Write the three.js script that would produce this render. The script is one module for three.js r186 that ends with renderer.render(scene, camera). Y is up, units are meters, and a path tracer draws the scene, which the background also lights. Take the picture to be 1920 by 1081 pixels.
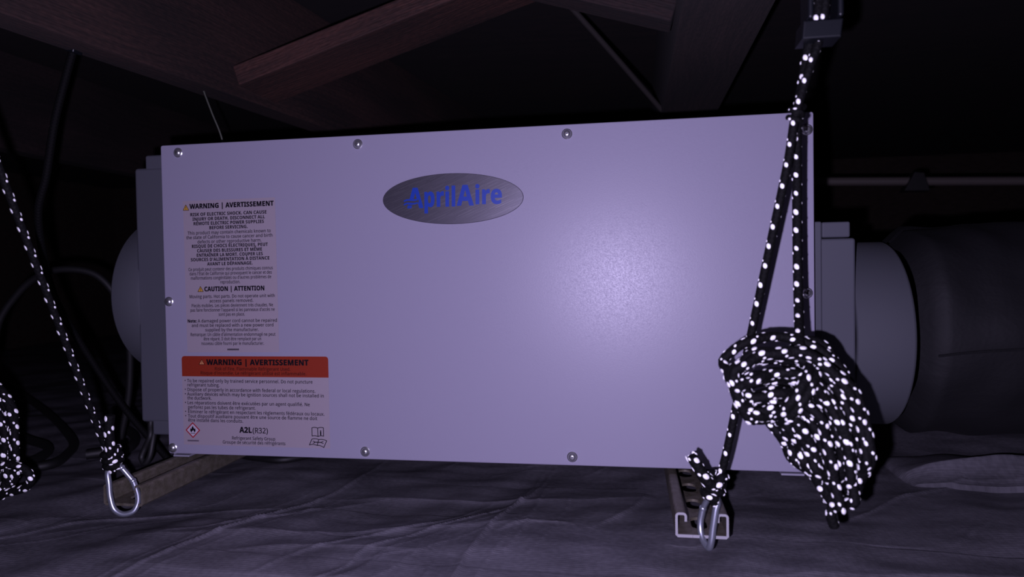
import * as THREE from 'three';
import { RoundedBoxGeometry } from 'three/addons/geometries/RoundedBoxGeometry.js';
import { mergeGeometries, mergeVertices } from 'three/addons/utils/BufferGeometryUtils.js';
import { createNoise2D } from 'simplex-noise';

// ---------------------------------------------------------------- camera, light, exposure
const scene = new THREE.Scene();
scene.background = new THREE.Color(0x000000);
const camera = new THREE.PerspectiveCamera(2 * Math.atan(540.5 / 1300) * 180 / Math.PI, 1920 / 1081, 0.02, 30);
camera.position.set(0.17315, 0.0245, 0.7124);
camera.rotation.set(-0.02238, 0.16852, -0.01654, 'YXZ');
camera.focus = 0.74; camera.userData.fStop = 5.6;
camera.updateMatrixWorld(true);
scene.add(camera);
const renderer = new THREE.WebGLRenderer({ antialias: true });
renderer.toneMapping = THREE.LinearToneMapping;
renderer.toneMappingExposure = 1.0;
renderer.shadowMap.enabled = true;
const FLASH = new THREE.Vector3(0.151, 0.006, 0.714);           // the flash lamp: 22 mm left of and 18 mm below the lens
const flash = new THREE.SpotLight(new THREE.Color().setRGB(0.70, 0.605, 0.99), 2.02, 0, 1.35, 0.3, 2);
flash.position.copy(FLASH).add(new THREE.Vector3(-0.0005, 0, -0.003));
flash.target.position.set(FLASH.x - 0.167, FLASH.y - 0.0224, FLASH.z - 0.986);
flash.castShadow = true; flash.shadow.radius = 0.18; flash.shadow.mapSize.set(2048, 2048); flash.shadow.camera.near = 0.02;
scene.add(flash, flash.target);

// ---------------------------------------------------------------- helpers
let seed = 20261;
const rnd = () => { seed = (seed * 1664525 + 1013904223) >>> 0; return seed / 4294967296; };
const noise = createNoise2D(rnd), noiseB = createNoise2D(rnd);
const V = (x, y, z) => new THREE.Vector3(x, y, z);
const used = {};
const numbered = (n) => { const k = used[n] = (used[n] ?? -1) + 1; return k ? `${n}_${String(k).padStart(3, '0')}` : n; };
function part(name, geometry, material, parent, label) {
  const m = new THREE.Mesh(geometry, material); m.name = name; m.castShadow = m.receiveShadow = true;
  if (label) m.userData.label = label;
  parent.add(m); return m;
}
function tag(o, label, category, group) { o.userData.label = label; o.userData.category = category; if (group) o.userData.group = group; return o; }
function thing(name, label, category, at = [0, 0, 0], group) {
  const g = new THREE.Group(); g.name = numbered(name); g.position.set(...at); scene.add(g); return tag(g, label, category, group);
}
function single(name, geometry, material, label, category, group) {
  return tag(part(numbered(name), geometry, material, scene), label, category, group);
}
function struct(name, geometry, material) { const m = part(name, geometry, material, scene); m.userData.kind = 'structure'; return m; }
function box(x0, x1, y0, y1, z0, z1, r = 0) {
  const g = r ? new RoundedBoxGeometry(x1 - x0, y1 - y0, z1 - z0, 3, r) : new THREE.BoxGeometry(x1 - x0, y1 - y0, z1 - z0);
  g.translate((x0 + x1) / 2, (y0 + y1) / 2, (z0 + z1) / 2); return g;
}
const join = (list) => mergeGeometries(list.map((g) => { const c = g.index ? g.toNonIndexed() : g.clone(); for (const k of Object.keys(c.attributes)) if (!['position', 'normal', 'uv'].includes(k)) c.deleteAttribute(k); return c; }));
function board(w, h, l) {                                      // timber along z, uv in metres with u along the grain
  const g = new RoundedBoxGeometry(w, h, l, 2, 0.0025), p = g.attributes.position, n = g.attributes.normal, uv = g.attributes.uv, o = rnd() * 3;
  for (let i = 0; i < p.count; i++) uv.setXY(i, p.getZ(i) + o, Math.abs(n.getX(i)) > 0.7 ? p.getY(i) + o : p.getX(i) + p.getY(i) + o * 2);
  return g;
}
function dataTexture(w, h, f, srgb, rx = 1, ry = 1) {
  const d = new Uint8Array(w * h * 4);
  for (let y = 0; y < h; y++) for (let x = 0; x < w; x++) { const c = f(x / w, y / h, x, y), i = (y * w + x) * 4; for (let k = 0; k < 3; k++) d[i + k] = Math.max(0, Math.min(255, Math.round((Array.isArray(c) ? c[k] : c) * 255))); d[i + 3] = 255; }
  const t = new THREE.DataTexture(d, w, h); t.wrapS = t.wrapT = THREE.RepeatWrapping; t.magFilter = THREE.LinearFilter; t.minFilter = THREE.LinearMipmapLinearFilter; t.generateMipmaps = true;
  if (srgb) t.colorSpace = THREE.SRGBColorSpace;
  t.repeat.set(rx, ry); t.needsUpdate = true; return t;
}
const tileNoise = (n, u, v, fu, fv) => {                       // noise that repeats over the unit square
  const a = n(u * fu, v * fv), b = n((u - 1) * fu, v * fv), c = n(u * fu, (v - 1) * fv), d = n((u - 1) * fu, (v - 1) * fv);
  const s = THREE.MathUtils.smoothstep(u, 0.75, 1), t = THREE.MathUtils.smoothstep(v, 0.75, 1);
  return (a * (1 - s) + b * s) * (1 - t) + (c * (1 - s) + d * s) * t;
};
const rgb = (r, g, b) => new THREE.Color().setRGB(r, g, b);

// ---------------------------------------------------------------- materials
const M = {};
const grit = new Float32Array(512 * 512).map(() => rnd() ** 2), gritAt = (x, y) => grit[((y + 512) % 512) * 512 + (x + 512) % 512];
const orange_peel = dataTexture(512, 512, (u, v, x, y) => 0.4 * gritAt(x, y) + 0.13 * (gritAt(x - 1, y) + gritAt(x + 1, y) + gritAt(x, y - 1) + gritAt(x, y + 1)) + 0.06 * (0.5 + 0.5 * tileNoise(noise, u, v, 60, 60)), false, 1 / 0.2, 1 / 0.2);
const speckle = dataTexture(512, 512, (u, v, x, y) => 0.62 + 0.38 * Math.min(1, 0.55 * gritAt(x + 77, y + 31) + 0.2 * (gritAt(x + 78, y + 31) + gritAt(x + 77, y + 32)) + 0.25), false, 1 / 0.3, 1 / 0.3);   // mottled gloss of the coat
M.panel = new THREE.MeshPhysicalMaterial({ name: 'grey powder coat', color: rgb(0.235, 0.225, 0.285), roughness: 0.44, roughnessMap: speckle, specularIntensity: 0.47, bumpMap: orange_peel, bumpScale: 0.00003 });
M.cabinet = new THREE.MeshStandardMaterial({ name: 'grey cabinet steel', color: rgb(0.21, 0.205, 0.25), roughness: 0.5 });
M.collar = new THREE.MeshStandardMaterial({ name: 'grey moulded plastic', color: rgb(0.055, 0.058, 0.07), roughness: 0.75 });
M.screw = new THREE.MeshStandardMaterial({ name: 'zinc screw', color: rgb(0.62, 0.62, 0.64), metalness: 0.9, roughness: 0.28 });
M.recess = new THREE.MeshStandardMaterial({ name: 'dark screw recess', color: rgb(0.12, 0.12, 0.13), metalness: 0.8, roughness: 0.5 });
const spangle = dataTexture(256, 256, (u, v) => { const a = 0.5 + 0.5 * tileNoise(noise, u, v, 9, 9), b = 0.5 + 0.5 * tileNoise(noiseB, u, v, 34, 34); const k = 0.66 + 0.22 * a + 0.12 * b; return [k, k * (0.95 + 0.03 * b), k * (0.86 + 0.08 * a)]; }, true, 9, 9);
M.strut = new THREE.MeshStandardMaterial({ name: 'weathered galvanised steel', color: rgb(0.155, 0.148, 0.128), map: spangle, metalness: 0.35, roughness: 0.55 });
M.cut = new THREE.MeshStandardMaterial({ name: 'raw sawn steel edge', color: rgb(0.27, 0.27, 0.28), metalness: 0.2, roughness: 0.5 });
M.zinc = new THREE.MeshStandardMaterial({ name: 'zinc plated wire', color: rgb(0.34, 0.37, 0.42), metalness: 0.8, roughness: 0.32 });
const braid = dataTexture(64, 64, (u, v) => { const a = Math.sin(2 * Math.PI * (u * 2 + v * 4)), b = Math.sin(2 * Math.PI * (u * 2 - v * 4)); return 0.5 + 0.25 * Math.max(a, b) + 0.12 * tileNoise(noise, u, v, 24, 24); }, false, 1 / 0.008, 1);
M.rope = new THREE.MeshPhysicalMaterial({ name: 'black braided cord', color: rgb(0.0035, 0.0035, 0.0036), roughness: 0.7, specularIntensity: 0.16, bumpMap: braid, bumpScale: 0.0006 });
M.fleck = new THREE.MeshPhysicalMaterial({ name: 'white reflective tracer yarn', color: rgb(0.94, 0.94, 0.93), roughness: 0.35, clearcoat: 0.4, clearcoatRoughness: 0.2 });
M.cord = new THREE.MeshStandardMaterial({ name: 'black rubber cord', color: rgb(0.0035, 0.0035, 0.0035), roughness: 0.6 });
M.blackPlastic = new THREE.MeshPhysicalMaterial({ name: 'black glossy plastic', color: rgb(0.005, 0.006, 0.008), roughness: 0.35, clearcoat: 0.12 });
const ductCrinkle = dataTexture(512, 512, (u, v) => { const a = tileNoise(noise, u, v, 5, 12), b = tileNoise(noiseB, u, v, 30, 18); return 0.5 + 0.3 * (1 - Math.abs(a)) * a + 0.12 * (1 - Math.abs(b)) + 0.05 * tileNoise(noise, u, v, 90, 90); }, false, 3, 2);
M.duct = new THREE.MeshPhysicalMaterial({ name: 'black duct jacket film', color: rgb(0.0055, 0.0055, 0.0062), roughness: 0.72, specularIntensity: 0.5, bumpMap: ductCrinkle, bumpScale: 0.001 });
const grain = (hue) => dataTexture(1024, 256, (u, v) => {
  const wv = v + 0.05 * tileNoise(noise, u, v, 3, 2), a = tileNoise(noiseB, u, wv, 4, 38), b = tileNoise(noise, u, wv, 9, 100), s = tileNoise(noiseB, u, v, 3, 3), f = tileNoise(noise, u, v, 80, 60);
  const k = 0.6 + 0.08 * a + 0.07 * b + 0.16 * s + 0.1 * f; return [k * hue[0], k * hue[1], k * hue[2]];
}, true, 1 / 1.2, 1 / 0.3);
const woodBump = dataTexture(512, 256, (u, v) => 0.5 + 0.35 * tileNoise(noise, u, v, 10, 70) + 0.15 * tileNoise(noiseB, u, v, 60, 90), false, 1 / 0.6, 1 / 0.2);
M.wood = new THREE.MeshStandardMaterial({ name: 'old rough sawn fir', color: rgb(0.06, 0.036, 0.028), map: grain([1, 0.86, 0.84]), roughness: 0.9, bumpMap: woodBump, bumpScale: 0.0012 });
M.woodPale = new THREE.MeshStandardMaterial({ name: 'reddish bridging board', color: rgb(0.105, 0.052, 0.04), map: grain([1, 0.86, 0.82]), roughness: 0.85, bumpMap: woodBump, bumpScale: 0.0012 });
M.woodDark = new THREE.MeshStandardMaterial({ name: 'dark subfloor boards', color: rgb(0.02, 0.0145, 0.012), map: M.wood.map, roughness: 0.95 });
M.earth = new THREE.MeshStandardMaterial({ name: 'dark foundation wall', color: rgb(0.05, 0.036, 0.03), map: spangle, roughness: 0.95 });
M.woodGrey = new THREE.MeshStandardMaterial({ name: 'grey-brown weathered timber', color: rgb(0.036, 0.0275, 0.0255), map: M.wood.map, roughness: 0.9, bumpMap: woodBump, bumpScale: 0.0012 });
M.woodRed = new THREE.MeshStandardMaterial({ name: 'dark reddish timber', color: rgb(0.034, 0.018, 0.0155), map: M.wood.map, roughness: 0.9, bumpMap: woodBump, bumpScale: 0.0012 });
M.collarRing = new THREE.MeshStandardMaterial({ name: 'darker grey collar plastic', color: rgb(0.045, 0.048, 0.056), roughness: 0.8,  });
M.pvc = new THREE.MeshStandardMaterial({ name: 'dull white pipe', color: rgb(0.105, 0.09, 0.08), roughness: 0.5 });
M.cable = new THREE.MeshStandardMaterial({ name: 'dusty grey cable jacket', color: rgb(0.022, 0.018, 0.016), roughness: 0.8 });
M.wire = new THREE.MeshStandardMaterial({ name: 'dull steel wire', color: rgb(0.12, 0.13, 0.1), metalness: 0.4, roughness: 0.5 });

// ---------------------------------------------------------------- floor: woven vapour barrier with creases, and the crawl space shell
const FLOOR = -0.235;
const creases = [                                               // [half width, height, points on the ground (x, z)]
  [0.0026, 0.0034, [[-0.32, 0.33], [-0.267, 0.178], [-0.228, 0.058], [-0.173, -0.072], [-0.176, -0.25]]],
  [0.0022, 0.0026, [[-0.13, 0.25], [-0.078, 0.148], [-0.069, 0.094], [0.013, -0.003], [0.046, -0.049], [0.059, -0.189]]],
  [0.004, 0.0028, [[-0.6, 0.19], [-0.456, 0.116], [-0.422, 0.059], [-0.345, 0.024], [-0.2, 0.0]]],
  [0.0028, 0.0036, [[0.02, 0.25], [0.025, 0.14], [0.024, 0.094], [0.042, -0.031], [0.058, -0.089], [0.071, -0.203]]],
  [0.002, 0.002, [[0.055, 0.09], [0.065, 0.036], [0.069, -0.052], [0.074, -0.178]]],
  [0.003, 0.0026, [[0.36, -0.02], [0.412, -0.06], [0.478, -0.128], [0.554, -0.177], [0.584, -0.18], [0.8, -0.2]]],
  [0.016, 0.0040, [[-0.34, 0.1], [-0.2, 0.075], [-0.05, 0.045], [0.06, 0.02]]],
  [0.012, 0.0028, [[-0.22, 0.135], [-0.12, 0.1], [-0.02, 0.1]]],
  [0.014, 0.0034, [[-0.2, -0.03], [-0.08, -0.06], [0.06, -0.06], [0.2, -0.09]]],
  [0.004, 0.0026, [[0.04, 0.045], [0.07, 0.012], [0.115, 0.014]]],
  [0.004, 0.003, [[0.13, 0.02], [0.17, -0.04], [0.19, -0.1]]],
  [0.018, 0.003, [[-0.3, 0.16], [-0.12, 0.17], [0.1, 0.16], [0.3, 0.165]]],
  [0.018, 0.0034, [[0.24, 0.12], [0.4, 0.09], [0.6, 0.06]]],
  [0.045, 0.034, [[0.5, -0.2], [0.56, -0.205], [0.6, -0.208], [0.65, -0.21], [0.9, -0.225], [1.2, -0.24]]],
  [0.003, 0.0024, [[-0.3, 0.09], [-0.21, 0.03], [-0.16, -0.02]]],
  [0.003, 0.0024, [[-0.15, 0.17], [-0.12, 0.1], [-0.03, 0.02], [0.02, -0.06]]],
];
for (const [k, off] of [[0, 0.014], [0, -0.011], [1, 0.012], [1, 0.03], [3, 0.013], [3, -0.02], [4, 0.02], [2, 0.03], [2, -0.02]]) {   // thin creases beside the main ones
  const [, , pts] = creases[k]; creases.push([0.0013, 0.0011, pts.slice(0, 4).map(([x, z], i) => [x + off * (1 + 0.35 * i), z + off * (0.4 - 0.2 * i)])]);
}
for (let i = 0; i < 60; i++) {                                  // small loose wrinkles in between
  const x = -0.75 + 1.5 * rnd(), z = -0.28 + 0.52 * rnd(), a = -0.5 + 1.9 * rnd(), l = 0.04 + 0.11 * rnd(), c = Math.cos(a), s = -Math.sin(a), b = 0.02 * (rnd() - 0.5);
  creases.push([0.0014 + 0.003 * rnd(), 0.0004 + 0.0009 * rnd(), [[x, z], [x + c * l * 0.5 + b, z + s * l * 0.5 + b], [x + c * l, z + s * l]]]);
}
const creaseLines = creases.map(([w, h, pts]) => ({ w, h, p: new THREE.SplineCurve(pts.map((q) => new THREE.Vector2(...q))).getPoints(40) }));
for (const c of creaseLines) { c.box = [Math.min(...c.p.map((q) => q.x)) - 0.03, Math.max(...c.p.map((q) => q.x)) + 0.03, Math.min(...c.p.map((q) => q.y)) - 0.03, Math.max(...c.p.map((q) => q.y)) + 0.03]; }
function floorHeight(x, z) {
  let h = 0.006 * noise(x * 2.6, z * 3.4) + 0.0018 * noiseB((x * 0.87 + z * 0.5) * 13, (z * 0.87 - x * 0.5) * 4) + 0.0005 * noiseB(x * 6, z * 22) + 0.00012 * noise(x * 30, z * 46);
  const rise = THREE.MathUtils.smoothstep(-z, 0.25, 0.75) * THREE.MathUtils.smoothstep(x, 0.25, 0.7);   // the sheet climbs over the ground by the duct
  h += 0.03 * rise;
  for (const c of creaseLines) {
    if (x < c.box[0] || x > c.box[1] || z < c.box[2] || z > c.box[3]) continue;
    let best = 1e9, along = 0, side = 1;
    for (let i = 0; i + 1 < c.p.length; i++) {
      const a = c.p[i], b = c.p[i + 1], dx = b.x - a.x, dz = b.y - a.y, t = Math.max(0, Math.min(1, ((x - a.x) * dx + (z - a.y) * dz) / (dx * dx + dz * dz)));
      const ex = x - a.x - dx * t, ez = z - a.y - dz * t, d = Math.hypot(ex, ez);
      if (d < best) { best = d; along = (i + t) / (c.p.length - 1); side = dx * ez - dz * ex > 0 ? 1 : -1; }
    }
    const w = c.w * (side > 0 ? 0.5 : 1.9);                     // one flank steep, the other long
    h += c.h * Math.sqrt(Math.max(0, Math.sin(Math.PI * along))) * Math.exp(-Math.sqrt(best * best + 4e-7) / w) * (c.h > 0.02 ? 1 : 0.85 + 0.2 * noise(x * 14, z * 14));
  }
  return h;
}
{
  const xs = [], zs = [];
  for (let i = 0; i <= 800; i++) { const t = i / 400 - 1; xs.push(0.05 + Math.sign(t) * (0.8 * Math.abs(t) + 1.45 * Math.abs(t) ** 8)); }
  for (let x = 1.6; x > 0.3; x -= 0.05) zs.push(x);
  for (let x = 0.3; x > -0.4; x -= 0.0016) zs.push(x);
  for (let x = -0.4, d = 0.004; x > -2.35; x -= d, d *= 1.06) zs.push(x);
  const pos = [], uv = [], idx = [], nx = xs.length;
  for (const z of zs) for (const x of xs) { pos.push(x, FLOOR + floorHeight(x, z), z); uv.push(x, z); }
  for (let j = 0; j + 1 < zs.length; j++) for (let i = 0; i + 1 < nx; i++) { const a = j * nx + i; idx.push(a, a + 1, a + nx, a + 1, a + nx + 1, a + nx); }
  const g = new THREE.BufferGeometry(); g.setAttribute('position', new THREE.Float32BufferAttribute(pos, 3)); g.setAttribute('uv', new THREE.Float32BufferAttribute(uv, 2)); g.setIndex(idx); g.computeVertexNormals();
  const scrim = dataTexture(512, 512, (u, v) => { const a = 0.5 + 0.5 * Math.sin(2 * Math.PI * (v * 25 + 0.2 * tileNoise(noise, u, v, 3, 3))), b = 0.5 + 0.5 * Math.sin(2 * Math.PI * (u * 20)); return 0.2 + 0.5 * a ** 3 * (0.7 + 0.3 * tileNoise(noiseB, u, v, 4, 30)) + 0.14 * b ** 4 + 0.1 * tileNoise(noise, u, v, 60, 60); }, false, 1 / 0.09, 1 / 0.09);
  const dusty = dataTexture(512, 512, (u, v) => { const k = 0.84 + 0.1 * tileNoise(noise, u, v, 5, 9) + 0.06 * tileNoise(noiseB, u, v, 50, 70); return [k, k, k]; }, true, 1 / 0.5, 1 / 0.5);
  M.sheet = new THREE.MeshPhysicalMaterial({ name: 'woven grey vapour barrier', color: rgb(0.155, 0.15, 0.168), map: dusty, roughness: 0.45, bumpMap: scrim, bumpScale: 0.00032, specularIntensity: 0.7 });
  struct('floor', g, M.sheet);
}
struct('ground_slab', box(-2.5, 2.5, -0.4, -0.3, -2.5, 1.8), M.earth);
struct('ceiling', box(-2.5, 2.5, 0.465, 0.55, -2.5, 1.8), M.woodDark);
struct('wall_back', box(-2.5, 2.5, -0.4, 0.55, -2.5, -2.3), M.earth);
struct('wall_left', box(-2.5, -2.3, -0.4, 0.55, -2.5, 1.8), M.earth);
struct('wall_right', box(2.3, 2.5, -0.4, 0.55, -2.5, 1.8), M.earth);
struct('wall_front', box(-2.5, 2.5, -0.4, 0.55, 1.6, 1.8), M.earth);

// ---------------------------------------------------------------- joists and cross bridging
function joist(x, z, w, l, turn, label, material = M.wood) {
  const m = single('floor_joist', board(w, 0.187, l), material, label, 'joist', null);
  m.position.set(x, 0.2775 + 0.0935, z); m.rotation.y = turn; return m;
}
joist(-0.372, -0.3, 0.04, 3.4, -0.13, 'old reddish-brown joist crossing the upper left corner above the black cord');
joist(0.271, -0.4, 0.088, 3.2, -0.005, 'dark wide joist running back from above the right end of the cabinet', M.woodGrey);
joist(-1.02, -0.5, 0.04, 3.2, 0, 'dark distant joist beyond the left cord, farthest to the left', M.woodGrey);
function brace(x0, y0, x1, y1, z, h, d, label, material = M.woodPale) {
  const dx = x1 - x0, dy = y1 - y0, l = Math.hypot(dx, dy);
  const m = single('bridging_board', board(d, h, l), material, label, 'board');
  m.position.set((x0 + x1) / 2, (y0 + y1) / 2, z - d / 2);
  m.quaternion.setFromRotationMatrix(new THREE.Matrix4().makeBasis(V(0, 0, -1), V(-dy / l, dx / l, 0), V(dx / l, dy / l, 0)));
  return m;
}
brace(-0.34, 0.292, 0.225, 0.462, -0.14, 0.028, 0.1, 'reddish bridging board rising rightwards from the bottom of the left joist');
brace(0.226, 0.308, -0.30, 0.472, -0.05, 0.04, 0.038, 'reddish bridging board sloping down to the left side of the dark wide joist', M.woodRed);

// ---------------------------------------------------------------- dehumidifier
const unit = thing('dehumidifier', 'long lavender-grey sheet metal dehumidifier cabinet with warning labels hung on two steel channels', 'dehumidifier', [0, -0.1755, 0]);
const dy = 0.1755;                                              // parts are given in room heights, the group stands at the panel's lower edge
const U = (g) => g.translate(0, dy, 0);
{
  const s = new THREE.Shape(), w = 0.3488, h = 0.1743, r = 0.0016;
  s.moveTo(-w + r, -h); s.lineTo(w - r, -h); s.quadraticCurveTo(w, -h, w, -h + r); s.lineTo(w, h - r); s.quadraticCurveTo(w, h, w - r, h); s.lineTo(-w + r, h); s.quadraticCurveTo(-w, h, -w, h - r); s.lineTo(-w, -h + r); s.quadraticCurveTo(-w, -h, -w + r, -h);
  const g = new THREE.ExtrudeGeometry(s, { depth: 0.0036, bevelEnabled: true, bevelSize: 0.0012, bevelThickness: 0.0012, bevelSegments: 3, curveSegments: 4 });
  g.translate(0, 0, -0.0048);
  part('front_panel', U(g), M.panel, unit);
  part('cabinet', U(box(-0.3475, 0.3475, -0.165, 0.173, -0.28, -0.0049, 0.002)), M.cabinet, unit);
  const lip = (x0, x1) => U(box(x0, x1, -0.1796, -0.1774, -0.02, -0.002, 0.0006));
  part('bottom_flange', join([lip(-0.346, -0.326), lip(0.318, 0.34), U(box(-0.347, -0.345, -0.178, -0.16, -0.02, -0.0049)), U(box(0.343, 0.345, -0.178, -0.16, -0.02, -0.0049))]), M.cabinet, unit);
}
// screws: pan head on a washer face, with a recess
{
  const head = new THREE.LatheGeometry([[0, 0.0036], [0.0012, 0.0036], [0.0022, 0.0033], [0.0033, 0.0026], [0.0042, 0.0014], [0.0046, 0.0006], [0.0054, 0.0005], [0.0055, 0]].map((p) => new THREE.Vector2(...p)).reverse(), 28);
  head.rotateX(Math.PI / 2);
  const torx = new THREE.Shape();
  for (let i = 0; i <= 48; i++) { const a = i / 48 * 2 * Math.PI, r = 0.00125 + 0.0003 * Math.cos(6 * a); i ? torx.lineTo(r * Math.cos(a), r * Math.sin(a)) : torx.moveTo(r, 0); }
  const slot = new THREE.ExtrudeGeometry(torx, { depth: 0.0004, bevelEnabled: false });
  slot.translate(0, 0, 0.0033);
  for (const [x, y] of [[-0.3279, 0.1664], [-0.1139, 0.1659], [0.1116, 0.1656], [0.3438, 0.1582], [-0.3444, -0.0016], [0.3428, 0.0003], [-0.3447, -0.1689], [-0.1129, -0.167], [0.1122, -0.1664], [0.3435, -0.1662]]) {
    const m = part('screw', head, M.screw, unit); m.position.set(x, y + dy, 0);
    part('recess', slot, M.recess, m);
  }
}
// duct flanges and round collars
{
  const zc = -0.125;
  const left = part('duct_flange', U(join([box(-0.408, -0.349, -0.147, 0.1565, -0.225, -0.03, 0.004), box(-0.394, -0.345, -0.1625, 0.1715, -0.21, -0.031, 0.003), box(-0.366, -0.345, -0.1625, 0.174, -0.22, -0.026, 0.003)])), M.collar, unit, 'tall stepped grey flange on the left end');
  const ring = (x0, x1, y, r, sgn) => {
    const p = [[r - 0.012, 0], [r, 0], [r, Math.abs(x1 - x0) - 0.004], [r - 0.002, Math.abs(x1 - x0) - 0.001], [r - 0.004, Math.abs(x1 - x0)], [r - 0.006, Math.abs(x1 - x0)], [r - 0.006, 0.002]].map((q) => new THREE.Vector2(...q));
    const g = new THREE.LatheGeometry(p, 72); g.rotateZ(-Math.PI / 2 * sgn); g.translate(x0, y, zc); return U(g);
  };
  part('duct_collar', ring(-0.405, -0.442, 0.003, 0.1, -1), M.collarRing, left);
  const right = part('duct_flange', U(join([box(0.349, 0.3965, -0.1335, 0.054, -0.225, -0.03, 0.003), box(0.345, 0.364, -0.135, 0.0712, -0.225, -0.0275, 0.002), box(0.3646, 0.3915, 0.0548, 0.0706, -0.2, -0.03, 0.002)])), M.collar, unit, 'shorter grey flange with a raised tab on the right end');
  part('duct_collar', ring(0.398, 0.452, -0.049, 0.1015, 1), M.collarRing, right);
}
// badge
{
  const W = 1600, H = 560, c = document.createElement('canvas'); c.width = W; c.height = H; const x = c.getContext('2d');
  x.fillStyle = '#605e66'; x.fillRect(0, 0, W, H);
  for (let i = 0; i < 900; i++) { const px = rnd() * W * 1.4 - W * 0.2, py = rnd() * H, l = 60 + 260 * rnd(), k = rnd() > 0.5 ? 255 : 40; x.strokeStyle = `rgba(${k},${k},${k},${0.05 + 0.08 * rnd()})`; x.lineWidth = 1 + 2 * rnd(); x.beginPath(); x.moveTo(px, py); x.lineTo(px + l, py - l * 0.42); x.stroke(); }
  const mask = document.createElement('canvas'); mask.width = W; mask.height = H; const m = mask.getContext('2d'); m.fillStyle = '#fff'; m.fillRect(0, 0, W, H);
  const logo = (g, ink, paper) => {                             // the maker's lettering with the two waves through the first letter's foot
    const put = (ch, x0, x1, base, size) => { g.save(); g.font = `bold ${size}px sans-serif`; g.fillStyle = ink; const w = g.measureText(ch).width; g.translate(x0, base); g.scale((x1 - x0) / w, 1); g.fillText(ch, 0, 0); g.strokeStyle = ink; g.lineWidth = 9; g.lineJoin = 'round'; g.strokeText(ch, 0, 0); g.restore(); };
    const kx = W / 263, ky = H / 94;                            // photograph's badge: 263 by 94
    const X = (q) => (q - 9) * kx, Y = (q) => (q - 15.5) * ky;
    const zx = (q) => X(q / 6.857), zy = (q) => Y(q / 6.857);
    put('A', zx(385), zx(590), zy(538), 262 * (ky / 6) * 1.2);
    put('pril', zx(590), zx(1025), zy(525), 250 * (ky / 6) * 1.2);
    put('A', zx(1030), zx(1240), zy(518), 262 * (ky / 6) * 1.2);
    put('ire', zx(1250), zx(1610), zy(503), 240 * (ky / 6) * 1.2);
    const wave = (y0, col, lw) => { g.strokeStyle = col; g.lineWidth = lw; g.lineCap = 'round'; g.beginPath(); g.moveTo(zx(345), zy(y0 + 14)); g.bezierCurveTo(zx(400), zy(y0 - 22), zx(440), zy(y0 + 22), zx(510), zy(y0 - 4)); g.stroke(); };
    wave(455, paper, 44); wave(433, ink, 19); wave(478, ink, 19); wave(500, paper, 8);
  };
  logo(x, '#0a308c', '#5a5860'); logo(m, '#000', '#fff');
  const map = new THREE.CanvasTexture(c); map.colorSpace = THREE.SRGBColorSpace; map.anisotropy = 8;
  const met = new THREE.CanvasTexture(mask);
  M.badge = new THREE.MeshStandardMaterial({ name: 'brushed metal badge', map, metalnessMap: met, metalness: 0.88, roughness: 0.36 });
  M.badgeEdge = new THREE.MeshStandardMaterial({ name: 'dark badge rim', color: rgb(0.05, 0.045, 0.06), metalness: 0.5, roughness: 0.4 });
  const e = new THREE.Shape(); e.absellipse(0, 0, 0.0757, 0.0262, 0, 2 * Math.PI);
  const face = new THREE.ShapeGeometry(e, 64), uv = face.attributes.uv, p = face.attributes.position;
  for (let i = 0; i < uv.count; i++) uv.setXY(i, p.getX(i) / 0.1514 + 0.5, p.getY(i) / 0.0524 + 0.5);
  const b = part('badge', new THREE.ExtrudeGeometry(e, { depth: 0.0012, bevelEnabled: true, bevelSize: 0.0004, bevelThickness: 0.0004, bevelSegments: 2, curveSegments: 64 }).translate(0, 0, 0.0004), M.badgeEdge, unit, 'oval brushed metal badge with blue lettering');
  b.position.set(-0.0103, 0.1036 + dy, 0); b.rotation.z = -0.012;
  part('badge_face', face.translate(0, 0, 0.00212), M.badge, b, 'brushed grey face with blue lettering and a wave mark');
}
// printed labels
function label(box, scale, w, h, draw) {                       // box: the sticker's corner and size in the units its lines are written in
  const c = document.createElement('canvas'); c.width = Math.round(box[2] * scale); c.height = Math.round(box[3] * scale);
  const x = c.getContext('2d'); x.scale(scale, scale); x.translate(-box[0], -box[1]); draw(x);
  const t = new THREE.CanvasTexture(c); t.colorSpace = THREE.SRGBColorSpace; t.anisotropy = 8; return t;
}
function line(x, text, y, x0, x1, size, weight, color) {        // one line of print, set to its measured width
  x.save(); x.font = `${weight} ${size}px sans-serif`; x.fillStyle = color || '#0b0910'; const w = x.measureText(text).width; x.translate(x0, y); x.scale((x1 - x0) / w, 1); x.fillText(text, 0, 0); x.strokeStyle = x.fillStyle; x.lineWidth = size * (weight === 'bold' ? 0.05 : 0.022); x.lineJoin = 'round'; x.strokeText(text, 0, 0); x.restore();
}
function triangle(x, cx, y, s, fill, ink) {
  x.fillStyle = fill; x.strokeStyle = ink; x.lineWidth = s * 0.09; x.lineJoin = 'round'; x.beginPath(); x.moveTo(cx, y - s * 0.92); x.lineTo(cx + s * 0.5, y); x.lineTo(cx - s * 0.5, y); x.closePath(); x.fill(); x.stroke();
  x.fillStyle = ink; x.fillRect(cx - s * 0.045, y - s * 0.62, s * 0.09, s * 0.34); x.fillRect(cx - s * 0.05, y - s * 0.2, s * 0.1, s * 0.1);
}
const FILM = '#8c8389', PRINT = '#0b0910';
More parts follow.
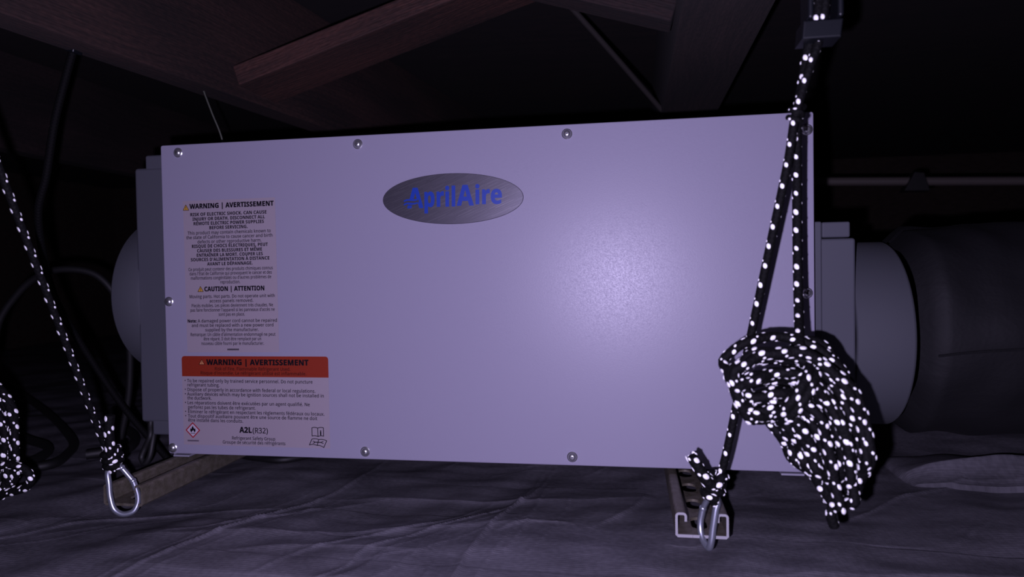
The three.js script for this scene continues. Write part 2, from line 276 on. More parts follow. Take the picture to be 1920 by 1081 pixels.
{
  const skew = (y) => (y - 374) / 287 * 5;
  const map = label([345, 374, 175, 287], 7, 0, 0, (x) => {
    x.fillStyle = FILM; x.fillRect(300, 300, 400, 500);
    const L = (text, y, x0, x1, size, weight) => line(x, text, y + 3, x0 - skew(y), x1 - skew(y), size, weight);
    triangle(x, 350.5, 391.5, 11, '#b08a3a', '#3a2a16'); L('WARNING | AVERTISSEMENT', 386.3, 358, 517.5, 12.2, 'bold');
    for (const q of [['RISK OF ELECTRIC SHOCK. CAN CAUSE', 400, 358.5, 504.6], ['INJURY OR DEATH. DISCONNECT ALL', 408.6, 363, 501], ['REMOTE ELECTRIC POWER SUPPLIES', 417.2, 364.7, 499.3], ['BEFORE SERVICING.', 425.7, 395, 468.8],
      ['RISQUE DE CHOCS ÉLECTRIQUES, PEUT', 460, 360.8, 506], ['CAUSER DES BLESSURES ET MÊME', 468.5, 371, 495.4], ['ENTRAÎNER LA MORT. COUPER LES', 477, 370, 496.5], ["SOURCES D'ALIMENTATION À DISTANCE", 485.3, 358.7, 509], ['AVANT LE DÉPANNAGE.', 493.8, 390.5, 477.4]]) L(...q, 8.4, '600');
    for (const q of [['This product may contain chemicals known to', 434.5, 353.3, 512], ['the state of California to cause cancer and birth', 443, 350.5, 515.3], ['defects or other reproductive harm.', 451.6, 372, 494.5],
      ['Ce produit peut contenir des produits chimiques connus', 503.4, 353.9, 514.9], ["dans l'État de Californie qui provoquent le cancer et des", 511.6, 356, 513], ["malformations congénitales ou d'autres problèmes de", 519.8, 358, 511.8], ['reproduction.', 528.2, 415, 453.5],
      ['Moving parts. Hot parts. Do not operate unit with', 555, 355, 518.3], ['access panels removed.', 563.4, 394, 477.8], ['Piecès mobiles. Les pièces deviennent très chaudes. Ne', 572.2, 359, 514.6], ["pas faire fonctionner l'appareil si les panneaux d'accès ne", 580.6, 356.6, 517.6], ['sont pas en place.', 589, 411, 461.6],
      ['A damaged power cord cannot be repaired', 601.2, 370.8, 522], ['and must be replaced with a new power cord', 609.6, 358.7, 515.3], ['supplied by the manufacturer.', 618.2, 385, 487.5], ["Remarque: Un câble d'alimentation endommagé ne peut", 627, 356, 518.3], ['être réparé. Il doit être remplacé par un', 635.3, 381.6, 492], ['nouveau câble fourni par le manufacturier.', 643.8, 377, 497.2]]) L(...q, 8.3, '500');
    L('Note:', 601.2, 350.8, 369, 8.3, 'bold');
    triangle(x, 377 - skew(540), 546, 10.5, '#b08a3a', '#3a2a16'); L('CAUTION | ATTENTION', 542.4, 384, 499.3, 11.8, 'bold');
    L('00000000', 654.5, 427, 449.4, 4.4, 'bold');
  });
  M.filmOne = new THREE.MeshPhysicalMaterial({ name: 'printed clear film', map, color: rgb(1, 1, 1), roughness: 0.42, specularIntensity: 0.6 });
  const g = new THREE.PlaneGeometry(0.112, 0.171); const m = part('warning_label', new THREE.BoxGeometry(0.112, 0.171, 0.00016), M.filmOne, unit, 'tall clear film label with black warning text in English and French');
  m.position.set(-0.2672, 0.0264 + dy, 0.00008); m.rotation.z = 0.004; g.dispose();
}
{
  const skew = (y) => (y - 666) / 170 * 4;
  const map = label([341, 666, 276, 170], 7, 0, 0, (x) => {
    x.fillStyle = FILM; x.fillRect(300, 600, 400, 400); x.fillStyle = '#7a2818'; x.fillRect(300, 640, 400, 64.8);
    const L = (text, y, x0, x1, size, weight, col) => line(x, text, y + 3, x0 - skew(y), x1 - skew(y), size, weight, col);
    triangle(x, 380, 682, 10.5, '#b87a50', '#2a0e08'); L('WARNING | AVERTISSEMENT', 679.4, 389.4, 581.3, 14, 'bold');
    L('Risk of Fire. Flammable Refrigerant Used.', 689.8, 404.7, 548.5, 8.6, '500', '#33100c'); L("Risque d'incendie. Le réfrigérant utilisé est inflammable.", 698.2, 377.5, 577.8, 8.6, '500', '#33100c');
    for (const q of [['To be repaired only by trained service personnel. Do not puncture', 713, 351.6, 589], ['refrigerant tubing.', 721, 351.6, 414.7], ['Dispose of properly in accordance with federal or local regulations.', 730, 351.6, 594.5], ['Auxiliary devices which may be ignition sources shall not be installed in', 738.6, 351.6, 609.8], ['the ductwork.', 746.2, 352, 399.4],
      ['Les réparations doivent être exécutées par un agent qualifié. Ne', 755.2, 351.8, 584], ['perforez pas les tubes de refrigerant.', 763.6, 352.8, 483.4], ['Éliminer le réfrigérant en respectant les règlements fédéraux ou locaux.', 772.3, 352.8, 611], ['Tout dispositif auxiliaire pouvant être une source de flamme ne doit', 780.8, 353, 597.5], ['être installé dans les conduits.', 788.6, 353.2, 459.7]]) L(...q, 8.5, '500');
    for (const y of [713, 730, 738.6, 755.2, 772.3, 780.8]) { x.fillStyle = PRINT; x.beginPath(); x.arc(347.8 - skew(y) + (y - 713) / 68, y - 0.3, 1.0, 0, 7); x.fill(); }
    // flammable diamond
    x.save(); x.translate(362.5 - skew(808), 808); x.fillStyle = '#a8a2ac'; x.strokeStyle = '#8a1c26'; x.lineWidth = 2; x.beginPath(); x.moveTo(0, -14); x.lineTo(13, 0); x.lineTo(0, 14); x.lineTo(-13, 0); x.closePath(); x.fill(); x.stroke();
    x.fillStyle = PRINT; x.beginPath(); x.moveTo(-2, 4.6); x.bezierCurveTo(-7, 2, -5, -3, -3.6, -4.4); x.bezierCurveTo(-3.6, -2.6, -2.6, -2, -2.2, -2.6); x.bezierCurveTo(-2.6, -5.4, -0.6, -7.6, 0.4, -8.4); x.bezierCurveTo(0.2, -5.4, 2.6, -4.6, 2.6, -2); x.bezierCurveTo(3.6, -2.4, 3.6, -3.6, 3.6, -4); x.bezierCurveTo(6, -1, 6, 3, 2, 4.6); x.bezierCurveTo(3, 2.6, 1.6, 1, 0.4, -0.4); x.bezierCurveTo(0.2, 1.4, -2.8, 2, -2, 4.6); x.fill(); x.fillRect(-4.4, 5.8, 8.8, 1); x.restore();
    L('000000000', 826.6, 352, 374, 4.2, 'bold', '#3a3340');
    L('A2L', 808, 452.5, 476, 14.5, 'bold'); L('(R32)', 808, 477, 506.5, 14, '400');
    L('Refrigerant Safety Group', 820.8, 437.6, 520, 8.4, '500'); L('Groupe de sécurité des réfrigérants', 829, 420, 539, 8.4, '500');
    // open manual with an i, and open book with a wrench
    const k = skew(815); x.strokeStyle = PRINT; x.lineWidth = 1.25; x.lineJoin = 'round';
    x.beginPath(); x.moveTo(588 - k, 798.5); x.quadraticCurveTo(593 - k, 796.5, 598.5 - k, 798.8); x.quadraticCurveTo(604 - k, 796.5, 609 - k, 798); x.lineTo(609 - k, 813.6); x.quadraticCurveTo(604 - k, 812, 598.8 - k, 814.4); x.quadraticCurveTo(593 - k, 812, 588 - k, 813.8); x.closePath(); x.moveTo(598.5 - k, 798.8); x.lineTo(598.8 - k, 814); x.stroke();
    line(x, 'i', 811.5, 602 - k, 605.6 - k, 11.5, 'bold');
    x.beginPath(); x.moveTo(587.5 - k, 819.5); x.quadraticCurveTo(594 - k, 817.5, 600 - k, 820); x.quadraticCurveTo(608 - k, 818.5, 614.5 - k, 822); x.lineTo(609 - k, 834.5); x.quadraticCurveTo(602 - k, 830, 597 - k, 831); x.quadraticCurveTo(589 - k, 828, 582.8 - k, 830.5); x.closePath(); x.moveTo(600 - k, 820); x.lineTo(597 - k, 831); x.stroke();
    x.lineWidth = 1.6; x.beginPath(); x.moveTo(591 - k, 825); x.lineTo(606.5 - k, 825.4); x.stroke(); x.lineWidth = 1; for (const [cx, a] of [[590.4, 0], [607.4, Math.PI]]) { x.beginPath(); x.arc(cx - k, 825.2, 1.9, a - 2.4 + Math.PI * 0, a + 2.4); x.stroke(); }
  });
  M.filmTwo = new THREE.MeshPhysicalMaterial({ name: 'printed film with red band', map, roughness: 0.42, specularIntensity: 0.6 });
  const w = 0.177, h = 0.101, r = 0.004, s = new THREE.Shape();
  s.moveTo(-w / 2, -h / 2); s.lineTo(w / 2, -h / 2); s.lineTo(w / 2, h / 2 - r); s.quadraticCurveTo(w / 2, h / 2, w / 2 - r, h / 2); s.lineTo(-w / 2 + r, h / 2); s.quadraticCurveTo(-w / 2, h / 2, -w / 2, h / 2 - r);
  const g = new THREE.ExtrudeGeometry(s, { depth: 0.00016, bevelEnabled: false }), uv = g.attributes.uv, p = g.attributes.position;
  for (let i = 0; i < uv.count; i++) uv.setXY(i, p.getX(i) / w + 0.5, p.getY(i) / h + 0.5);
  const m = part('warning_label', g, M.filmTwo, unit, 'wide label with a red band, fire diamond and book symbols');
  m.position.set(-0.2419, -0.1141 + dy, 0);
}

// ---------------------------------------------------------------- strut channels the cabinet hangs on
function strutGeometry(len) {
  const w = 0.0218, t = 0.0025, h = 0.0210, s = new THREE.Shape();
  const arc = (cx, cy, r, a0, a1) => { for (let i = 0; i <= 8; i++) { const a = a0 + (a1 - a0) * i / 8; s.lineTo(cx + r * Math.cos(a), cy + r * Math.sin(a)); } };
  const R = 0.0032, P = Math.PI;                                // both lips curl in and down
  s.moveTo(-w, -h + 0.002); arc(-w + R, -R, R, P, P / 2); arc(-w + 2 * R, -R, R, P / 2, 0); s.lineTo(-w + 3 * R, -0.0075); s.lineTo(-w + 3 * R - t * 0.8, -0.0075); s.lineTo(-w + 3 * R - t * 0.8, -R); arc(-w + 2 * R, -R, R - t * 0.8, 0, P / 2); arc(-w + R, -R, R - t * 0.8, P / 2, P); s.lineTo(-w + t * 0.8, -h + t); s.lineTo(-0.0075, -h + t); s.lineTo(-0.0075, -h); s.lineTo(-w + 0.002, -h); s.lineTo(-w, -h + 0.002);
  const side = new THREE.ExtrudeGeometry(s, { depth: len, bevelEnabled: false });
  const other = side.clone().scale(-1, 1, 1); const ix = other.attributes.position; for (const k of ['position', 'normal', 'uv']) { const a = other.attributes[k], n = a.itemSize; for (let i = 0; i < a.count; i += 3) for (let j = 0; j < n; j++) { const b = a.array[(i + 1) * n + j]; a.array[(i + 1) * n + j] = a.array[(i + 2) * n + j]; a.array[(i + 2) * n + j] = b; } }
  const web = new THREE.Shape(); web.moveTo(-0.0076, 0); web.lineTo(0.0076, 0); web.lineTo(0.0076, len); web.lineTo(-0.0076, len); web.closePath();
  for (let z = len - 0.014; z > 0.04; z -= 0.0508) {            // the punched slots
    const o = new THREE.Path(), a = 0.0070, l = 0.0285; o.moveTo(a, z - a); o.absarc(0, z - a, a, 0, P, false); o.lineTo(-a, z - l + a); o.absarc(0, z - l + a, a, P, 2 * P, false); o.lineTo(a, z - a); web.holes.push(o);
  }
  const bottom = new THREE.ExtrudeGeometry(web, { depth: t, bevelEnabled: false, curveSegments: 10 }); bottom.rotateX(Math.PI / 2); bottom.translate(0, -h + t, 0);
  return join([side, other, bottom]);
}
const strut = strutGeometry(0.5);
const strutL = tag(part(numbered('strut_channel'), strut, M.strut, scene), 'galvanised slotted steel channel sticking out under the left end of the cabinet', 'channel');
strutL.position.set(-0.327, -0.1798, 0.102 - 0.5);
const strutR = tag(part(numbered('strut_channel'), strut, M.strut, scene), 'galvanised slotted steel channel sticking out under the right end, its slots showing', 'channel');
strutR.position.set(0.2303, -0.1798, 0.116 - 0.5);

part('cut_edge', strutGeometry(0.0007).translate(0, 0, 0.5), M.cut, strutR, 'bright sawn end of the channel');

// ---------------------------------------------------------------- carabiners
function carabiner(pts, gate, label) {
  const o = thing('carabiner', label, 'carabiner', pts[0]);
  const rel = (q) => V(q[0] - pts[0][0], q[1] - pts[0][1], q[2] - pts[0][2]);
  const c = new THREE.CatmullRomCurve3(pts.map(rel), false, 'centripetal');
  part('body', new THREE.TubeGeometry(c, 90, 0.0028, 14, false), M.zinc, o);
  const a = rel(gate[0]), b = rel(gate[1]), g = part('gate', new THREE.TubeGeometry(new THREE.LineCurve3(a, b), 6, 0.0025, 14, false), M.zinc, o);
  const knob = (p, r) => new THREE.SphereGeometry(r, 16, 12).translate(p.x, p.y, p.z);
  part('hinge', join([knob(b, 0.0031), knob(a, 0.0032)]), M.zinc, g);
  return o;
}
carabiner([[-0.3164, -0.1769, 0.1], [-0.3127, -0.1901, 0.099], [-0.3123, -0.1981, 0.1], [-0.3148, -0.205, 0.103], [-0.3233, -0.2072, 0.107], [-0.3309, -0.2025, 0.109], [-0.3352, -0.191, 0.109], [-0.3372, -0.1777, 0.108], [-0.3386, -0.1654, 0.107], [-0.3348, -0.16, 0.106], [-0.3294, -0.1593, 0.105], [-0.326, -0.1618, 0.104]],
  [[-0.317, -0.176, 0.1], [-0.326, -0.1618, 0.104]], 'zinc carabiner hooking the left black rope to the end of the steel channel');
carabiner([[0.2315, -0.1779, 0.112], [0.2297, -0.1883, 0.111], [0.2296, -0.1965, 0.113], [0.2318, -0.2035, 0.118], [0.2351, -0.2056, 0.124], [0.2365, -0.1992, 0.1275], [0.2383, -0.1857, 0.128], [0.2406, -0.1722, 0.127], [0.2419, -0.1668, 0.126], [0.2402, -0.1633, 0.124], [0.2377, -0.1634, 0.121], [0.2351, -0.1671, 0.117]],
  [[0.2317, -0.177, 0.112], [0.2351, -0.1671, 0.117]], 'zinc carabiner hooking the right black rope to the slotted channel end');

// ---------------------------------------------------------------- ropes with white tracer flecks
const fleckShape = new THREE.SphereGeometry(1, 9, 6);
const PITCH = 0.0146, FACE = V(-0.45, 0, 0.89);
function cord(name, pts, r, parent, opt = {}) {
  const curve = new THREE.CatmullRomCurve3(pts.map((p) => V(...p)), !!opt.closed, 'centripetal'), len = curve.getLength(), n = Math.max(24, Math.round(len / 0.003));
  curve.arcLengthDivisions = n * 4; curve.updateArcLengths();
  const g = new THREE.TubeGeometry(curve, n, r, 14, !!opt.closed), uv = g.attributes.uv; for (let i = 0; i < uv.count; i++) uv.setX(i, uv.getX(i) * len);
  const list = [g];
  for (const [t, f] of opt.closed ? [] : [[0, -1], [1, 1]]) { const p = curve.getPointAt(t), d = curve.getTangentAt(t), c = new THREE.SphereGeometry(r * 0.99, 12, 8); c.scale(1, 1, 0.35); c.applyQuaternion(new THREE.Quaternion().setFromUnitVectors(V(0, 0, 1), d)); c.translate(p.x, p.y, p.z); list.push(c); }
  const m = part(name, join(list), opt.material || M.rope, parent, opt.label);
  if (opt.plain) return m;
  const fr = curve.computeFrenetFrames(n, !!opt.closed), flecks = [], mx = new THREE.Matrix4();
  const spin0 = opt.spin ?? rnd() * 6.28, groups = opt.groups ?? 3;
  for (let s = PITCH * (opt.start ?? rnd()); s < len - 0.002; s += (opt.pitch ?? PITCH) * (0.97 + 0.06 * rnd())) for (let k = 0; k < groups * 2; k++) {   // a large fleck and a small one up and to its right
    const small = k % 2, at = s + (k >> 1) * 0.0047 + small * 0.0036, t = Math.min(1, at / len), i = Math.min(n, Math.round(t * n)), p = curve.getPointAt(t), N = fr.normals[i], B = fr.binormals[i], T = fr.tangents[i];
    const first = opt.face ? Math.atan2(B.dot(FACE), N.dot(FACE)) : spin0, up = T.y > 0 ? 1 : -1;
    const a = first + (k >> 1) * 2 * Math.PI / groups - small * up * 0.95 + (rnd() - 0.5) * 0.2;
    const out = N.clone().multiplyScalar(Math.cos(a)).addScaledVector(B, Math.sin(a)), side = new THREE.Vector3().crossVectors(out, T);
    const lean = T.clone().addScaledVector(side, 0.4).normalize(), across = new THREE.Vector3().crossVectors(lean, out).normalize(), q = (opt.size ?? 1) * (small ? 0.55 : 1) * (0.88 + 0.24 * rnd());
    mx.makeBasis(across.multiplyScalar(r * 0.49 * q), lean.multiplyScalar(r * 0.66 * q), out.clone().multiplyScalar(r * 0.2)); mx.setPosition(p.addScaledVector(out, r * 0.9));
    flecks.push(fleckShape.clone().applyMatrix4(mx));
  }
  const f = part('tracer_flecks', join(flecks), M.fleck, m, 'white reflective flecks woven into the rope'); f.userData.kind = 'stuff';
  return m;
}
function helix(c, axis, r, turns, rise, start = 0) {            // a wrapped knot turn: points round an axis
  const q = new THREE.Quaternion().setFromUnitVectors(V(0, 1, 0), V(...axis).normalize()), out = [];
  for (let i = 0; i <= turns * 10; i++) { const a = start + i / 10 * 2 * Math.PI, p = V(r * Math.cos(a), rise * (i / (turns * 10) - 0.5), r * Math.sin(a)).applyQuaternion(q); out.push([c[0] + p.x, c[1] + p.y, c[2] + p.z]); }
  return out;
}
// the serpentine of a hank: strands to and fro along a bent spine
function hank(spine, n, layers, depth, extra) {
  const S = new THREE.CatmullRomCurve3(spine.map((q) => V(q[0], q[1], q[2])), false, 'centripetal'), half = (t) => { const f = t * (spine.length - 1), i = Math.min(spine.length - 2, Math.floor(f)); return spine[i][3] + (spine[i + 1][3] - spine[i][3]) * (f - i); };
  const pts = [], K = spine.length + 2;
  for (let j = 0; j < n; j++) {
    const lane = ((j * 5) % n) / (n - 1) * 2 - 1, layer = ((j * 3) % layers) / Math.max(1, layers - 1) - 0.5;
    const t0 = 0.015 + 0.10 * rnd(), t1 = 0.99 - 0.16 * rnd() - 0.08 * Math.abs(lane), fwd = j % 2 === 0;
    for (let i = 0; i < K; i++) {
      const t = fwd ? t0 + (t1 - t0) * i / (K - 1) : t1 + (t0 - t1) * i / (K - 1), p = S.getPoint(t), d = S.getTangent(t), nx = -d.y, ny = d.x, l = Math.hypot(nx, ny) || 1;
      const w = half(t) * (lane * (1 - 0.12 * layer) + 0.12 * (rnd() - 0.5)), z = p.z + depth * (layer + 0.25 * (rnd() - 0.5)) * (1 - 0.25 * Math.abs(lane));
      pts.push([p.x + nx / l * w, p.y + ny / l * w, z]);
    }
  }
  return pts;
}
const R1 = 0.0037;
// right hanger
const ropeR = thing('hanger_rope', 'black rope with white flecks holding the right end, its slack tied in a thick hank', 'rope');
{
  cord('strand', [[0.2385, -0.158, 0.122], [0.2448, -0.1427, 0.126], [0.2646, -0.0442, 0.135], [0.282, 0.0466, 0.146], [0.2929, 0.1066, 0.156], [0.2976, 0.1397, 0.16], [0.3073, 0.1749, 0.163], [0.3127, 0.1904, 0.164], [0.316, 0.2072, 0.166], [0.3171, 0.222, 0.168], [0.3178, 0.24, 0.168], [0.317, 0.252, 0.165]], 0.0033, ropeR, { face: true, start: 0.3, pitch: 0.0156, groups: 2 });
  cord('strand', [[0.3125, 0.238, 0.163], [0.3128, 0.221, 0.166], [0.3115, 0.207, 0.165], [0.3075, 0.19, 0.158], [0.3026, 0.1601, 0.157], [0.301, 0.1453, 0.152], [0.3017, 0.1326, 0.145], [0.3044, 0.0973, 0.132], [0.3053, 0.0469, 0.128], [0.3042, 0.0003, 0.135], [0.2999, -0.0312, 0.158], [0.299, -0.046, 0.172]], 0.0037, ropeR, { face: true, start: 0.1, groups: 2 });
  cord('knot', helix([0.2983, 0.141, 0.157], [0.2, 1, 0], 0.0048, 2, 0.012, 0.4), 0.0022, ropeR, { spin: 0.4, groups: 2 });
  cord('knot', [...helix([0.2395, -0.153, 0.125], [0.25, 1, 0], 0.0064, 3, 0.019, 1.0), [0.2385, -0.16, 0.13], [0.2395, -0.1665, 0.127], [0.2400, -0.167, 0.1215], [0.239, -0.16, 0.119], [0.241, -0.152, 0.119]], 0.0038, ropeR, { spin: 1.0 });
  cord('tail', [[0.2425, -0.151, 0.131], [0.2361, -0.1499, 0.133], [0.2302, -0.1435, 0.134], [0.226, -0.1357, 0.134], [0.221, -0.1275, 0.134]], 0.0046, ropeR, { spin: 1.8, start: 0.1 });
  const spine = [[0.2495, -0.0695, 0.174, 0.020], [0.263, -0.0645, 0.172, 0.0285], [0.278, -0.0605, 0.17, 0.0295], [0.295, -0.0645, 0.17, 0.0305], [0.309, -0.0815, 0.17, 0.0295], [0.3165, -0.105, 0.17, 0.0265], [0.3205, -0.129, 0.17, 0.023], [0.3215, -0.155, 0.17, 0.0155]];
  const coil = cord('hank', hank(spine, 27, 4, 0.036), R1, ropeR, { label: 'thick hank of folded rope' });
  cord('tail', [[0.318, -0.128, 0.177], [0.3185, -0.145, 0.177], [0.3165, -0.157, 0.176], [0.319, -0.1655, 0.175]], R1, ropeR, { start: 0.6 });
  cord('slack_loop', [[0.289, -0.05, 0.16], [0.2955, -0.037, 0.156], [0.309, -0.031, 0.152], [0.3215, -0.0375, 0.15], [0.3265, -0.0525, 0.152], [0.3185, -0.0665, 0.158], [0.305, -0.075, 0.162]], R1, ropeR);
  cord('slack_loop', [[0.312, -0.06, 0.162], [0.325, -0.066, 0.158], [0.336, -0.083, 0.156], [0.339, -0.107, 0.158], [0.334, -0.128, 0.163]], R1, ropeR);
  cord('wrap', helix([0.293, -0.068, 0.17], [0.86, -0.5, 0], 0.0245, 2, 0.012, 0.3), R1, ropeR);
}
// left hanger
const ropeL = thing('hanger_rope', 'black rope with white flecks slanting down to the left end of the cabinet', 'rope');
{
  cord('strand', [[-0.2985, 0.3659, 0.362], [-0.3061, 0.2627, 0.3112], [-0.3137, 0.1596, 0.2604], [-0.3213, 0.0564, 0.2096], [-0.3289, -0.0467, 0.1588], [-0.3359, -0.1422, 0.1118], [-0.334, -0.158, 0.106]], 0.0029, ropeL, { face: true, start: 0.2, pitch: 0.0165, groups: 2, size: 1.3 });
  cord('tail', [[-0.3294, -0.1082, 0.113], [-0.3304, -0.1198, 0.114], [-0.3298, -0.1355, 0.114], [-0.331, -0.147, 0.112], [-0.335, -0.1535, 0.106]], 0.0044, ropeL, { face: true, start: 0.2 });
  cord('knot', [...helix([-0.3335, -0.1515, 0.107], [-0.2, 1, 0], 0.0066, 3, 0.017, 0.3), [-0.329, -0.1585, 0.111], [-0.3318, -0.1635, 0.109], [-0.3345, -0.162, 0.104]], 0.0037, ropeL, { spin: 0.6 });
  cord('strand', [[-0.302, 0.346, 0.362], [-0.42, 0.2, 0.25], [-0.486, 0.06, 0.142], [-0.475, -0.05, 0.142], [-0.462, -0.08, 0.142]], R1, ropeL);
  const spine = [[-0.505, -0.086, 0.145, 0.02], [-0.477, -0.088, 0.144, 0.024], [-0.453, -0.098, 0.143, 0.025], [-0.441, -0.12, 0.143, 0.021], [-0.444, -0.15, 0.144, 0.025], [-0.446, -0.174, 0.145, 0.02], [-0.45, -0.19, 0.145, 0.01]];
  cord('hank', hank(spine, 19, 3, 0.032), R1, ropeL, { label: 'hank of folded rope cut off by the left edge' });
  cord('slack_loop', [[-0.425, -0.152, 0.152], [-0.405, -0.148, 0.152], [-0.39, -0.153, 0.15], [-0.386, -0.163, 0.148], [-0.396, -0.172, 0.146], [-0.42, -0.178, 0.146]], R1, ropeL);
}

// rope ratchet buckle at the top right
{
  const o = thing('rope_buckle', 'black glossy plastic buckle gripping the right rope at the top edge', 'buckle', [0.3155, 0.19, 0.16]);
  const L = (g) => g.translate(-0.3155, -0.19, -0.16);
  const s = new THREE.Shape(); s.moveTo(-0.0135, 0.0); s.lineTo(0.011, 0.0); s.lineTo(0.0125, 0.011); s.lineTo(-0.0125, 0.011); s.closePath();
  part('base', L(new THREE.ExtrudeGeometry(s, { depth: 0.022, bevelEnabled: true, bevelSize: 0.0012, bevelThickness: 0.0012, bevelSegments: 3 }).translate(0.314, 0.1925, 0.151)), M.blackPlastic, o);
  part('cross_bar', L(box(0.302, 0.327, 0.2025, 0.2055, 0.152, 0.162, 0.001)), M.blackPlastic, o);
  part('cheek', L(box(0.3035, 0.3075, 0.206, 0.262, 0.15, 0.175, 0.0018)), M.blackPlastic, o);
  part('cheek', L(box(0.324, 0.328, 0.206, 0.262, 0.15, 0.175, 0.0018)), M.blackPlastic, o);
  part('back_plate', L(box(0.3055, 0.326, 0.206, 0.262, 0.149, 0.1525, 0.0012)), M.blackPlastic, o);
  const pul = new THREE.CylinderGeometry(0.006, 0.009, 0.012, 28); pul.rotateX(Math.PI / 2); pul.translate(0.3157, 0.2525, 0.16);
  part('pulley', L(pul), M.blackPlastic, o);
  const pin = new THREE.CylinderGeometry(0.002, 0.002, 0.03, 14); pin.rotateX(Math.PI / 2); pin.translate(0.3157, 0.2525, 0.162);
  part('pin', L(pin), M.zinc, o);
  const hook = new THREE.TubeGeometry(new THREE.CatmullRomCurve3([V(0.3157, 0.258, 0.163), V(0.3157, 0.268, 0.163), V(0.31, 0.277, 0.163), V(0.306, 0.285, 0.163)]), 30, 0.0025, 12);
  part('hook', L(hook), M.zinc, o);
}

// ---------------------------------------------------------------- ducts, pipe, cables
{
  const tube = (pts, rad, sag) => { const c = new THREE.CatmullRomCurve3(pts.map((p) => V(...p))); const g = new THREE.TubeGeometry(c, 160, rad, 56), p = g.attributes.position, u = g.attributes.uv; const q = V(), m = V();
    for (let i = 0; i < p.count; i++) { q.fromBufferAttribute(p, i); c.getPoint(u.getX(i), m); const d = q.sub(m), k = 1 + 0.02 * Math.sin(u.getX(i) * 160 * 0.9) * sag + 0.035 * noise(u.getX(i) * 6, u.getY(i) * 5) + 0.02 * noiseB(u.getX(i) * 22, u.getY(i) * 9) - 0.14 * (1 - THREE.MathUtils.smoothstep(u.getX(i) * 1.35, 0, 0.018)); p.setXYZ(i, m.x + d.x * k, m.y + d.y * k, m.z + d.z * k); }
    g.computeVertexNormals(); return g; };
  const d = thing('flexible_duct', 'black film jacketed duct pushed onto the round collar on the right', 'duct', [0.458, -0.03, -0.13]);
  part('jacket', tube([[0.0, -0.017, 0.0], [0.05, -0.017, 0.0], [0.12, -0.014, -0.004], [0.3, -0.008, -0.03], [0.7, 0.0, -0.1], [1.3, 0.0, -0.3]], 0.113, 0.5), M.duct, d);
  const seam = new THREE.TubeGeometry(new THREE.CatmullRomCurve3([[0.01, -0.033, 0.111], [0.04, -0.029, 0.113], [0.1, -0.025, 0.112], [0.16, -0.02, 0.107], [0.3, -0.02, 0.085]].map((q) => V(...q))), 60, 0.0013, 8);
  part('seam', seam, M.duct, d);
}
{
  const o = thing('water_pipe', 'thin dull white pipe running level behind the right rope towards the right edge', 'pipe', [0.3, 0.226, -1.0]);
  const c = new THREE.CylinderGeometry(0.0098, 0.0098, 1.9, 20); c.rotateZ(Math.PI / 2 - 0.035); c.translate(0.9, -0.022, 0);
  part('tube', c, M.pvc, o);
  const s = new THREE.Shape(); s.moveTo(-0.026, -0.017); s.lineTo(0.024, -0.018); s.lineTo(0.012, 0.02); s.lineTo(-0.005, 0.022); s.closePath();
  part('clamp', new THREE.ExtrudeGeometry(s, { depth: 0.03, bevelEnabled: true, bevelSize: 0.002, bevelThickness: 0.002 }).translate(0.514, -0.013, -0.013), M.cord, o, 'black pipe clamp');
}
function cable(name, pts, r, label, mat = M.cord, group) {
  const c = new THREE.CatmullRomCurve3(pts.map((p) => V(...p)), false, 'centripetal');
  return single(name, new THREE.TubeGeometry(c, 120, r, 12), mat, label, 'cable', group);
}
{
  const o = thing('drop_cable', 'black cord clipped under the left joist and hanging down beside the cabinet', 'cord', [-0.426, 0.294, 0.03]);
  const c = new THREE.CatmullRomCurve3([[0, 0.0, 0], [-0.015, -0.041, 0], [-0.032, -0.093, 0], [-0.049, -0.152, -0.004], [-0.066, -0.188, -0.01], [-0.082, -0.232, -0.03], [-0.095, -0.29, -0.06], [-0.09, -0.36, -0.1], [-0.06, -0.44, -0.13], [-0.02, -0.515, -0.16]].map((q) => V(...q)));
  const g = new THREE.TubeGeometry(c, 160, 0.0042, 14), uv = g.attributes.uv; for (let i = 0; i < uv.count; i++) uv.setX(i, uv.getX(i) * 0.6);
  part('cord', g, M.rope, o);
  part('clip', new RoundedBoxGeometry(0.012, 0.026, 0.014, 2, 0.002).rotateZ(-0.3).translate(-0.002, -0.006, 0), M.blackPlastic, o);
}
cable('electrical_cable', [[0.03, 0.455, -0.21], [0.081, 0.414, -0.27], [0.153, 0.353, -0.36], [0.19, 0.32, -0.405], [0.227, 0.287, -0.45], [0.26, 0.258, -0.49]], 0.0042, 'thin dusty grey cable slanting down behind the top edge, left of the wide joist', M.cable);
cable('hanging_wire', [[-0.398, 0.3, -0.15], [-0.394, 0.282, -0.15], [-0.383, 0.249, -0.152], [-0.371, 0.214, -0.155], [-0.366, 0.16, -0.16]], 0.0011, 'fine dull wire dangling from the left joist above the panel corner', M.wire);
const F = FLOOR;
cable('floor_cable', [[-1.3, F + 0.09, -0.6], [-1.026, F + 0.02, -0.5], [-0.713, F + 0.014, -0.254], [-0.656, F + 0.012, -0.201], [-0.625, F + 0.012, -0.157], [-0.6, F + 0.012, -0.096], [-0.66, F + 0.012, -0.06], [-0.8, F + 0.012, -0.1]], 0.0065, 'black cable making a wide bend on the floor sheet behind the left hank');
cable('floor_cable', [[-0.9, F + 0.04, -0.26], [-0.75, F + 0.014, -0.216], [-0.69, F + 0.012, -0.188], [-0.65, F + 0.012, -0.14], [-0.64, F + 0.012, -0.08], [-0.72, F + 0.012, -0.03]], 0.0065, 'black cable bend on the floor sheet closest to the left hank');
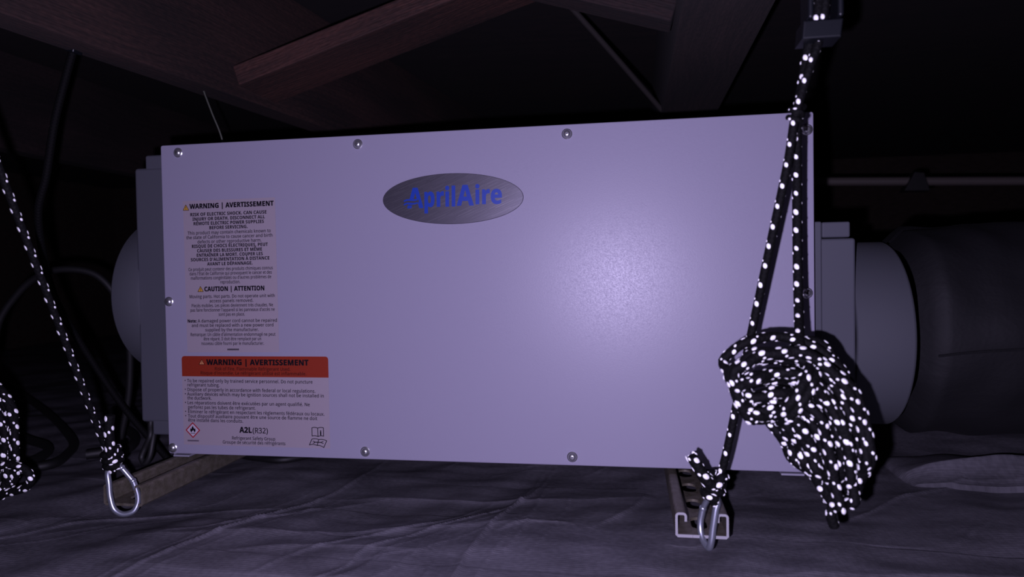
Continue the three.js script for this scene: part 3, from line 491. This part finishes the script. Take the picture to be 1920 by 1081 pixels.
cable('floor_cable', [[-0.72, F + 0.03, -0.36], [-0.68, F + 0.016, -0.32], [-0.615, F + 0.012, -0.275], [-0.569, F + 0.012, -0.219], [-0.557, F + 0.012, -0.187], [-0.59, F + 0.012, -0.15]], 0.007, 'short black cable curl on the floor just right of the left rope knot');
cable('power_cord', [[-0.40, -0.13, -0.04], [-0.399, -0.151, -0.035], [-0.396, -0.163, -0.03], [-0.404, -0.179, -0.03], [-0.407, -0.19, -0.028], [-0.401, -0.1955, -0.026], [-0.395, -0.188, -0.026], [-0.393, -0.17, -0.03], [-0.396, -0.15, -0.04], [-0.398, -0.13, -0.05]], 0.0034, 'doubled black power cord loop hanging under the left flange of the cabinet');
cable('hanging_cable', [[-0.76, -0.2, -0.12], [-0.7, -0.09, -0.11], [-0.673, -0.028, -0.1], [-0.65, 0.001, -0.1], [-0.621, 0.025, -0.1], [-0.579, 0.039, -0.1], [-0.53, 0.03, -0.11], [-0.5, -0.02, -0.12], [-0.51, -0.12, -0.14], [-0.54, -0.22, -0.15]], 0.0045, 'black cable arching up in the dark behind the left rope');
cable('floor_cable', [[-0.42, F + 0.012, -0.25], [-0.368, F + 0.01, -0.181], [-0.33, F + 0.01, -0.166], [-0.297, F + 0.01, -0.162], [-0.2614, F + 0.01, -0.201], [-0.2, F + 0.01, -0.26]], 0.0048, 'black cable curving on the floor beneath the cabinet beside the left channel');

// ---------------------------------------------------------------- the flash lamp beside the lens
{
  const o = thing('flash_lamp', 'small flash lamp beside the lens, facing the cabinet', 'lamp', [FLASH.x, FLASH.y, FLASH.z]);
  o.rotation.set(-0.02238, 0.16852, 0, 'YXZ');
  M.flashBody = new THREE.MeshStandardMaterial({ name: 'black lamp housing', color: rgb(0.02, 0.02, 0.02), roughness: 0.5 });
  M.flashGlow = new THREE.MeshStandardMaterial({ name: 'glowing flash diode', color: rgb(0.8, 0.75, 0.6), emissive: rgb(0.69, 0.585, 1.0), emissiveIntensity: 2 });
  part('housing', new THREE.CylinderGeometry(0.006, 0.006, 0.006, 24).rotateX(Math.PI / 2).translate(0, 0, 0.0035), M.flashBody, o);
  part('diode', new THREE.CylinderGeometry(0.0035, 0.0035, 0.001, 24).rotateX(Math.PI / 2), M.flashGlow, o);
}
renderer.render(scene, camera);
